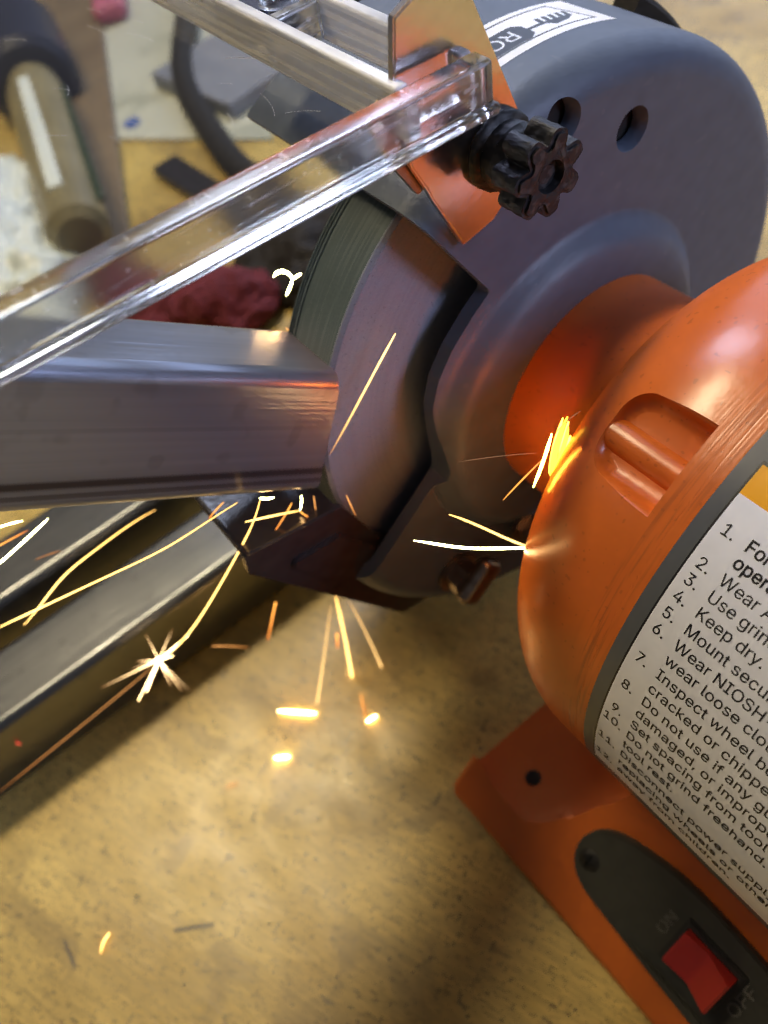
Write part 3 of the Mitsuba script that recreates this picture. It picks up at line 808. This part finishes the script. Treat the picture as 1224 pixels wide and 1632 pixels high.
def bottle():
    b0, b1 = np.array([-0.372, -0.052, z0 + 0.026]), np.array([-0.700, 0.040, z0 + 0.026])
    ax = (b1 - b0) / np.linalg.norm(b1 - b0)
    side_ = np.cross([0, 0, 1], ax)
    M = frame(b0, side_, np.cross(ax, side_), ax)

    def turned(prof):
        cs = m3.CrossSection([[(r, h) for h, r in prof]], m3.FillRule.NonZero)
        return tri(moved(cs.revolve(72), M))
    k = 'capped_bottle'
    labels[k] = {'label': 'slim tan bottle with its white glint built as a strip and a big dark cap at the far left', 'category': 'bottle'}
    put(k + '__body', turned([(0, 0), (0, 0.014), (0.006, 0.020), (0.20, 0.022), (0.222, 0.019), (0.235, 0.013), (0.250, 0.012), (0.250, 0)]), 'tan_label', smooth=40)
    put(k + '__green_edge', tri(moved(rbox(0.006, 0.004, 0.170, 0.0015).translate([-0.0205, 0.0070, 0.105]), M)), 'green_plastic', smooth=30)
    put(k + '__glint_strip', tri(moved(rbox(0.010, 0.004, 0.165, 0.0018).translate([0.0020, 0.0200, 0.112]), M)), 'bottle_plastic', smooth=30)  # highlight along the bottle, built as a pale strip
    put(k + '__cap', turned([(0.226, 0), (0.226, 0.030), (0.232, 0.036), (0.330, 0.034), (0.338, 0.026), (0.338, 0)]), 'navy_plastic', smooth=40)


bottle()


def lump(centre, size, seed, rot):
    m = trimesh.creation.icosphere(5, 1.0)
    m.apply_scale(size)
    v = np.array(m.vertices)
    fold = (meshkit.fbm(v * 34, 4, seed) - 0.5) * 0.030 + (meshkit.fbm(v * 90, 3, seed + 4) - 0.5) * 0.008
    m.vertices = v + np.array(m.vertex_normals) * fold[:, None]
    m.apply_transform(trimesh.transformations.rotation_matrix(rot, [0, 0, 1]))
    m.apply_translation(centre)
    v = np.array(m.vertices)
    v[:, 2] = np.maximum(v[:, 2], z0 + 0.0006)
    m.vertices = v
    return m


put('shade_mound', lump((-0.268, 0.046, z0 + 0.004), (0.052, 0.046, 0.016), 31, 0.3), 'black_rubber', smooth=True, label='dark cloth in the gloom just left of the grinding wheel', category='mound')  # dark lump put where the bench is only in shade
put('white_bag', lump((-0.415, -0.088, z0 + 0.012), (0.115, 0.040, 0.034), 21, -0.32), 'bottle_plastic', smooth=True, label='crumpled white plastic bag at the left edge behind the eye shield', category='bag')
put('red_rag', lump((-0.268, -0.014, z0 + 0.008), (0.036, 0.026, 0.020), 3, 0.5), 'red_cloth', smooth=True, label='crumpled dark red rag behind the held tube', category='rag')
put('red_rag', lump((-0.315, -0.046, z0 + 0.003), (0.050, 0.024, 0.010), 9, 0.2), 'red_cloth', smooth=True, label='flat dark red rag under the edge of the eye shield', category='rag')

# fine grit and filings that have fallen on the bench
grit = []
for k in range(420):
    if k < 230:
        x, y = RNG.normal(-0.045, 0.045), RNG.normal(-0.120, 0.045)
    else:
        x, y = RNG.uniform(-0.20, 0.20), RNG.uniform(-0.30, 0.10)
    g = trimesh.creation.icosphere(0, 1.0)
    s_ = RNG.uniform(0.00012, 0.00042)
    g.apply_scale([s_ * RNG.uniform(0.8, 3.2), s_, s_ * 0.6])
    g.apply_transform(trimesh.transformations.rotation_matrix(RNG.uniform(0, 3.14), [0, 0, 1]))
    g.apply_translation([x, y, BENCH + s_ * 0.4])
    grit.append(g)
put('grinding_grit', cat(grit), 'dark_steel', smooth=False, label='fine dark grinding grit strewn over the wooden bench', category='grit', kind='stuff')

# ------------------------------------------------------------------ sparks: glowing slivers of steel thrown by the wheel
GLOW = {'w': ((42, 24, 9), (42, 24, 9)), 'y': ((3.6, 1.9, 0.46), (6.5, 3.9, 1.1)), 'o': ((3.0, 1.15, 0.20), (1.2, 0.30, 0.05)), 'd': ((0.5, 0.18, 0.05), (0.8, 0.28, 0.06)),
        'f': ((1.9, 0.80, 0.22), (0.9, 0.30, 0.06)), 'p': ((1.0, 0.55, 0.18), (3.2, 1.9, 0.62)), 'g': ((5.0, 3.2, 1.0), (0.75, 0.26, 0.10)), 'h': ((0.55, 0.26, 0.11), (0.25, 0.10, 0.05)), 'r': ((0.9, 0.10, 0.05), (0.9, 0.10, 0.05))}
scene['spark_body'] = {'type': 'diffuse', 'reflectance': rgb(0.02, 0.02, 0.02)}


def glowing(key, mesh, colours, weight, **lab_):
    key = num(key)
    flat = weight >= 1  # the bright ones have one even glow, so that they light what is near
    scene[key] = mikit.ply(mesh, 'spark_body', smooth=False, **({} if flat else {'color': colours}))
    glow = rgb(*np.mean(colours, axis=0).tolist()) if flat else {'type': 'mesh_attribute', 'name': 'vertex_color'}
    scene[key]['emitter'] = {'type': 'area', 'radiance': glow, 'sampling_weight': weight}
    if lab_:
        labels[key] = lab_


def streak(pts, radius, kind, blunt, sides=8):
    n = max(6, 5 * len(pts))
    path = spline(pts, n)
    u = np.linspace(0, 1, n)
    wob = 1 + 0.14 * (meshkit.noise(np.c_[u * 7, u * 0 + radius * 1e5, u * 0], 3) - 0.5) * 2
    r = radius * wob * (1.0 if blunt else np.clip(np.minimum(0.45 + u * 3.5, 0.35 + (1 - u) * 3.0), 0.2, 1))
    m = tube(path, r, sides)
    c0, c1 = np.array(GLOW[kind][0]), np.array(GLOW[kind][1])
    v = np.array(m.vertices)
    d = np.linalg.norm(v[:, None] - path[None], axis=2).argmin(1) / (n - 1)
    return m, c0 * (1 - d[:, None]) + c1 * d[:, None]


SPARKS = [
    ('w', 0.00027, 1, [(-0.055,-0.1631,0.0256),(-0.055,-0.1603,0.0245),(-0.055,-0.1567,0.0226)],
     'short white spark streak at the left edge just under the held tube'),
    ('o', 0.00022, 0, [(-0.055,-0.1666,0.0198),(-0.055,-0.1618,0.0192),(-0.055,-0.1573,0.0186)],
     'thin orange spark streak below the short white one at the left edge'),
    ('w', 0.00039, 0, [(-0.055,-0.1701,0.0139),(-0.055,-0.162,0.0155),(-0.055,-0.1512,0.018)],
     'thick white spark streak ending at the underside of the held tube at far left'),
    ('d', 0.00017, 0, [(-0.055,-0.1613,0.0074),(-0.055,-0.1581,0.0064),(-0.055,-0.1544,0.0047)],
     'faint orange spark dash over the tube lying farthest left'),
    ('y', 0.00024, 0, [(-0.055,-0.1251,-0.0037),(-0.055,-0.1343,-0.0028),(-0.055,-0.1469,-0.0034),(-0.055,-0.1576,-0.0048),(-0.055,-0.1659,-0.0081),(-0.055,-0.1766,-0.0128)],
     'curved yellow spark trail bending down across the two lying tubes'),
    ('y', 0.00024, 0, [(-0.008,-0.1099,0.031),(-0.0095,-0.1168,0.0298),(-0.014,-0.1295,0.0255),(-0.0215,-0.1434,0.0202),(-0.032,-0.1597,0.0127),(-0.0455,-0.1724,0.0008),(-0.062,-0.1845,-0.0147)],
     'longest gently curved yellow spark trail reaching the left edge of the photo'),
    ('o', 0.00018, 0, [(-0.014,-0.1119,0.0273),(-0.0155,-0.1142,0.0249),(-0.02,-0.1166,0.0182)],
     'short orange spark branching off the start of the longest yellow trail'),
    ('y', 0.00029, 0, [(-0.003,-0.1052,0.0329),(-0.0051,-0.1075,0.0264),(-0.0113,-0.1137,0.0115),(-0.0217,-0.1268,-0.0132),(-0.0363,-0.1393,-0.0411),(-0.055,-0.1524,-0.0698)],
     'straight bright spark trail from the tube tip down to the star shaped burst'),
    ('f', 0.00015, 0, [(-0.055,-0.1576,-0.0706),(-0.055,-0.1827,-0.0731),(-0.055,-0.2043,-0.0749),(-0.055,-0.2242,-0.0764)],
     'hair thin orange spark trail running from the star burst to the left edge'),
    ('r', 0.00053, 1, [(-0.0835,-0.2163,-0.0974),(-0.0835,-0.2161,-0.099)],
     'tiny red ember on the dark side of the nearest lying tube'),
    ('o', 0.00034, 1, [(-0.03,-0.1103,-0.048),(-0.03,-0.1138,-0.0542),(-0.03,-0.1187,-0.0631)],
     'short upright orange spark between tool rest and lying tube end'),
    ('f', 0.00021, 0, [(-0.04,-0.1355,-0.0607),(-0.04,-0.1308,-0.0671),(-0.04,-0.1254,-0.0755)],
     'short level orange spark right of the star burst over the shadow'),
    ('p', 0.00038, 0, [(-0.03,-0.0931,-0.0707),(-0.03,-0.1003,-0.0885),(-0.03,-0.1179,-0.1303)],
     'pale spark trail falling to the elbow of the bounced spark'),
    ('w', 0.00079, 1, [(-0.0265,-0.1184,-0.1238),(-0.0328,-0.1246,-0.1238),(-0.038,-0.1296,-0.1238)],
     'thick white bounced spark lying level on the wood under the tool rest'),
    ('y', 0.00055, 0, [(-0.03,-0.0901,-0.0683),(-0.03,-0.0945,-0.1043),(-0.03,-0.0973,-0.1233),(-0.03,-0.102,-0.1503)],
     'thickest yellow spark falling from the tool rest to the wood'),
    ('p', 0.00033, 0, [(-0.032,-0.0968,-0.1183),(-0.032,-0.1032,-0.1334),(-0.032,-0.1098,-0.1414)],
     'thin pale spark splitting left from the thickest falling spark'),
    ('o', 0.00046, 1, [(-0.034,-0.0945,-0.0966),(-0.034,-0.0967,-0.1055)],
     'orange spark speck left of the thickest falling spark'),
    ('p', 0.00040, 0, [(-0.025,-0.0876,-0.0678),(-0.025,-0.0858,-0.1144),(-0.025,-0.0854,-0.139),(-0.025,-0.0848,-0.1589)],
     'pale yellow spark falling rightmost below the tool rest'),
    ('w', 0.00070, 1, [(-0.0095,-0.1047,-0.1238),(-0.0093,-0.1025,-0.1238),(-0.0088,-0.1004,-0.1238)],
     'small bright ember on the wood right of the falling sparks'),
    ('o', 0.00023, 0, [(-0.0209,-0.0993,-0.1238),(-0.0152,-0.1023,-0.1238),(-0.0101,-0.1045,-0.1238)],
     'faint orange trail leading to the small ember on the wood'),
    ('w', 0.00092, 1, [(-0.0223,-0.1416,-0.1238),(-0.0206,-0.1393,-0.1238),(-0.0188,-0.1368,-0.1238)],
     'blunt white ember on the wood below the bounced spark'),
    ('f', 0.00023, 0, [(-0.0259,-0.1632,-0.1238),(-0.0249,-0.1605,-0.1238),(-0.0237,-0.1583,-0.1238)],
     'faint orange fleck on the wood left of the blunt ember'),
    ('y', 0.00035, 0, [(-0.0047,-0.2303,-0.1238),(-0.0064,-0.2292,-0.1238),(-0.0079,-0.2272,-0.1238),(-0.0088,-0.2246,-0.1238)],
     'small curved yellow spark alone on the wood at lower left'),
    ('w', 0.00042, 1, [(-0.012,-0.1032,0.0227),(-0.012,-0.1018,0.021),(-0.012,-0.0997,0.0196)],
     'white hot blob at the underside of the held tube near its tip'),
    ('w', 0.00032, 1, [(-0.011,-0.0927,0.0146),(-0.011,-0.0936,0.0117),(-0.011,-0.0947,0.0097)],
     'short white upright spark under the tube tip'),
    ('y', 0.00026, 0, [(-0.01,-0.0952,0.0109),(-0.01,-0.0991,0.0136),(-0.01,-0.1034,0.0164),(-0.01,-0.11,0.0205)],
     'yellow spark running level from the upright spark over the tool rest'),
    ('f', 0.00017, 0, [(-0.01,-0.0897,0.0126),(-0.01,-0.0907,0.0071),(-0.01,-0.092,-0.001)],
     'faint orange spark at the tube tip beside the wheel'),
    ('o', 0.00021, 0, [(-0.01,-0.0963,0.0156),(-0.01,-0.1001,0.0125),(-0.01,-0.105,0.0093)],
     'dim orange streak between tube tip and tool rest edge'),
    ('o', 0.00022, 0, [(-0.009,-0.0954,0.0118),(-0.009,-0.0945,0.0091),(-0.009,-0.0931,0.0058)],
     'dim orange streak right of the upright spark'),
    ('g', 0.00030, 0, [(-0.006,-0.0553,0.0513),(-0.006,-0.0654,0.0426),(-0.006,-0.0774,0.0321),(-0.006,-0.0825,0.0279)],
     'long golden spark flying up across the face of the grinding wheel'),
    ('f', 0.00019, 0, [(0.0,-0.0843,0.0172),(0.0,-0.0841,0.0131),(0.0,-0.0837,0.007)],
     'short orange spark at the bottom of the wheel face'),
    ('w', 0.00059, 1, [(-0.05,-0.0639,0.0512),(-0.05,-0.0625,0.0517),(-0.05,-0.06,0.0502),(-0.05,-0.0589,0.0468)],
     'curved white arm of the forked spark behind the tube tip'),
    ('w', 0.00049, 1, [(-0.05,-0.0589,0.0468),(-0.05,-0.0604,0.0451),(-0.05,-0.0622,0.0434)],
     'white stem of the forked spark behind the tube tip'),
    ('w', 0.00044, 1, [(-0.05,-0.0589,0.0468),(-0.05,-0.0573,0.0471),(-0.05,-0.0558,0.047)],
     'right arm of the forked spark beside the wheel rim'),
    ('f', 0.00021, 0, [(-0.0345,-0.0715,0.0473),(-0.0345,-0.0697,0.0433),(-0.0345,-0.0676,0.0385)],
     'orange spark creeping along the far edge of the tube end'),
    ('w', 0.00040, 1, [(0.033,-0.0846,0.0309),(0.033,-0.0783,0.0225),(0.033,-0.0714,0.0136),(0.033,-0.0618,0.003),(0.033,-0.0498,-0.01)],
     'thick level white spark hitting the left side of the orange motor housing'),
    ('y', 0.00028, 0, [(0.033,-0.0738,0.0307),(0.033,-0.0665,0.0188),(0.033,-0.0592,0.006),(0.033,-0.0497,-0.0096)],
     'straight yellow spark slanting down to the left side of the motor housing'),
    ('w', 0.00050, 1, [(0.033,-0.0498,-0.0103),(0.033,-0.0497,-0.0136),(0.033,-0.0489,-0.0159),(0.033,-0.0476,-0.0146)],
     'hook shaped white spark where two sparks hit the motor housing'),
    ('o', 0.00014, 0, [(0.033,-0.0495,-0.0096),(0.033,-0.0475,-0.0091),(0.033,-0.0454,-0.0091)],
     'faint orange flick above the hook shaped spark on the housing'),
    ('w', 0.00054, 1, [(0.034,-0.0413,0.0333),(0.034,-0.0444,0.0255),(0.034,-0.0482,0.0183)],
     'left white hot streak of the flare in front of the motor neck'),
    ('w', 0.00046, 1, [(0.034,-0.034,0.0195),(0.034,-0.0381,0.0153),(0.034,-0.0427,0.0115)],
     'right white hot streak of the flare in front of the motor neck'),
    ('o', 0.00019, 0, [(0.034,-0.0448,0.0263),(0.034,-0.051,0.0247),(0.034,-0.0582,0.0224)],
     'orange streak falling left out of the flare by the motor neck'),
    ('h', 0.00007, 0, [(0.034,-0.0465,0.0305),(0.034,-0.0589,0.0402),(0.034,-0.0698,0.0479)],
     'hair thin pale ray pointing left from the flare'),
    ('h', 0.00010, 0, [(0.034,-0.0399,0.0325),(0.034,-0.0358,0.0338),(0.034,-0.0314,0.0336)],
     'hair thin orange ray pointing up right from the flare'),
]

for kind, radius, blunt, pts, text in SPARKS:
    if 'flare' in text:
        pts = [tuple(np.array(p) + 0.035 * (CAM - np.array(p))) for p in pts]
    if 'flare' in text and kind == 'w':
        GLOW['w'] = ((170, 30, 3), (170, 30, 3))
    elif kind == 'w':
        GLOW['w'] = ((42, 24, 9), (42, 24, 9))
    m, col = streak(pts, radius * (0.74 if kind == 'w' else 0.95), kind, blunt and kind != 'w')
    glowing('spark', m, col, (7.0 if 'flare' in text else {'w': 3.0}.get(kind, 0.2)), label=text, category='spark', group='sparks thrown by the wheel')

# the spark that bursts into a star over the nearest lying tube
STAR = np.array([-0.055, -0.15348, -0.06925])
labels['bursting_spark'] = {'label': 'star shaped spark burst over the shadow of the nearest lying tube', 'category': 'spark', 'group': 'sparks thrown by the wheel'}
RAYS = [(-0.055, -0.1399, -0.065, 0.00026), (-0.055, -0.1682, -0.0788, 0.00026), (-0.055, -0.1637, -0.0768, 0.00040), (-0.055, -0.1741, -0.0623, 0.00012), (-0.055, -0.1589, -0.0543, 0.00016), (-0.055, -0.154, -0.0879, 0.00016),
        (-0.055, -0.1511, -0.051, 9e-05), (-0.055, -0.1429, -0.0559, 9e-05), (-0.055, -0.1631, -0.0675, 0.0001), (-0.055, -0.1558, -0.0798, 0.00014), (-0.055, -0.1486, -0.0699, 0.00036), (-0.055, -0.1519, -0.091, 7e-05)]
for i, (x, y, z, r) in enumerate(RAYS):
    end = np.array([x + (RNG.random() - 0.5) * 0.012, y, z])
    n = 8
    path = STAR * (1 - np.linspace(0, 1, n)[:, None]) + end * np.linspace(0, 1, n)[:, None]
    m = tube(path, r * np.linspace(1.0, 0.35, n), 7)
    d = np.clip(np.linalg.norm(np.array(m.vertices) - STAR, axis=1) / np.linalg.norm(end - STAR), 0, 1)[:, None]
    hot = i in (0, 1, 2, 10)
    glowing('bursting_spark__ray', m, np.array([20, 13, 6.0]) * (1 - d) + (np.array([12, 8, 3.0]) if hot else np.array([1.2, 0.45, 0.12])) * d, 1.0 if hot else 0.15)
core = trimesh.creation.icosphere(2, 0.0009)
core.apply_translation(STAR)
glowing('bursting_spark__core', core, np.tile([24, 17, 9.0], (len(core.vertices), 1)), 1.5)

# overexposed spark-lit plastic at the motor neck, built as glowing yellow tongues
labels['flare'] = {'label': 'overexposed orange plastic built as a yellow flame between the white streaks by the motor neck', 'category': 'glare'}
for k in range(9):
    q = k / 8
    a0 = np.array([0.0375, -0.0386, 0.0378]) + np.array([0.0022, 0.0002, -0.0014]) * (q - 0.5) * 2 + RNG.normal(0, 0.0003, 3)
    a1 = np.array([0.0375, -0.0452, 0.0193]) + np.array([0.0012, 0.0016, 0.0018]) * (q - 0.5) * 2 + RNG.normal(0, 0.0004, 3)
    mid = (a0 + a1) / 2 + RNG.normal(0, 0.0002, 3) + np.array([0.0007, 0.0004, 0.0]) * (q - 0.5)
    n = 16
    path = spline([a0 + (a1 - a0) * RNG.uniform(0.0, 0.22), mid, a1 - (a1 - a0) * RNG.uniform(0.0, 0.3)], n)
    u = np.linspace(0, 1, n)
    tongue = tube(path, RNG.uniform(0.00050, 0.00082) * np.clip(np.sin(np.pi * (0.05 + 0.9 * u)) ** 0.7, 0.12, 1), 8)
    glowing('flare__tongue', tongue, np.tile([5.0, 2.6, 0.16] if k % 3 else [9.0, 5.5, 0.5], (len(tongue.vertices), 1)), 2.0)
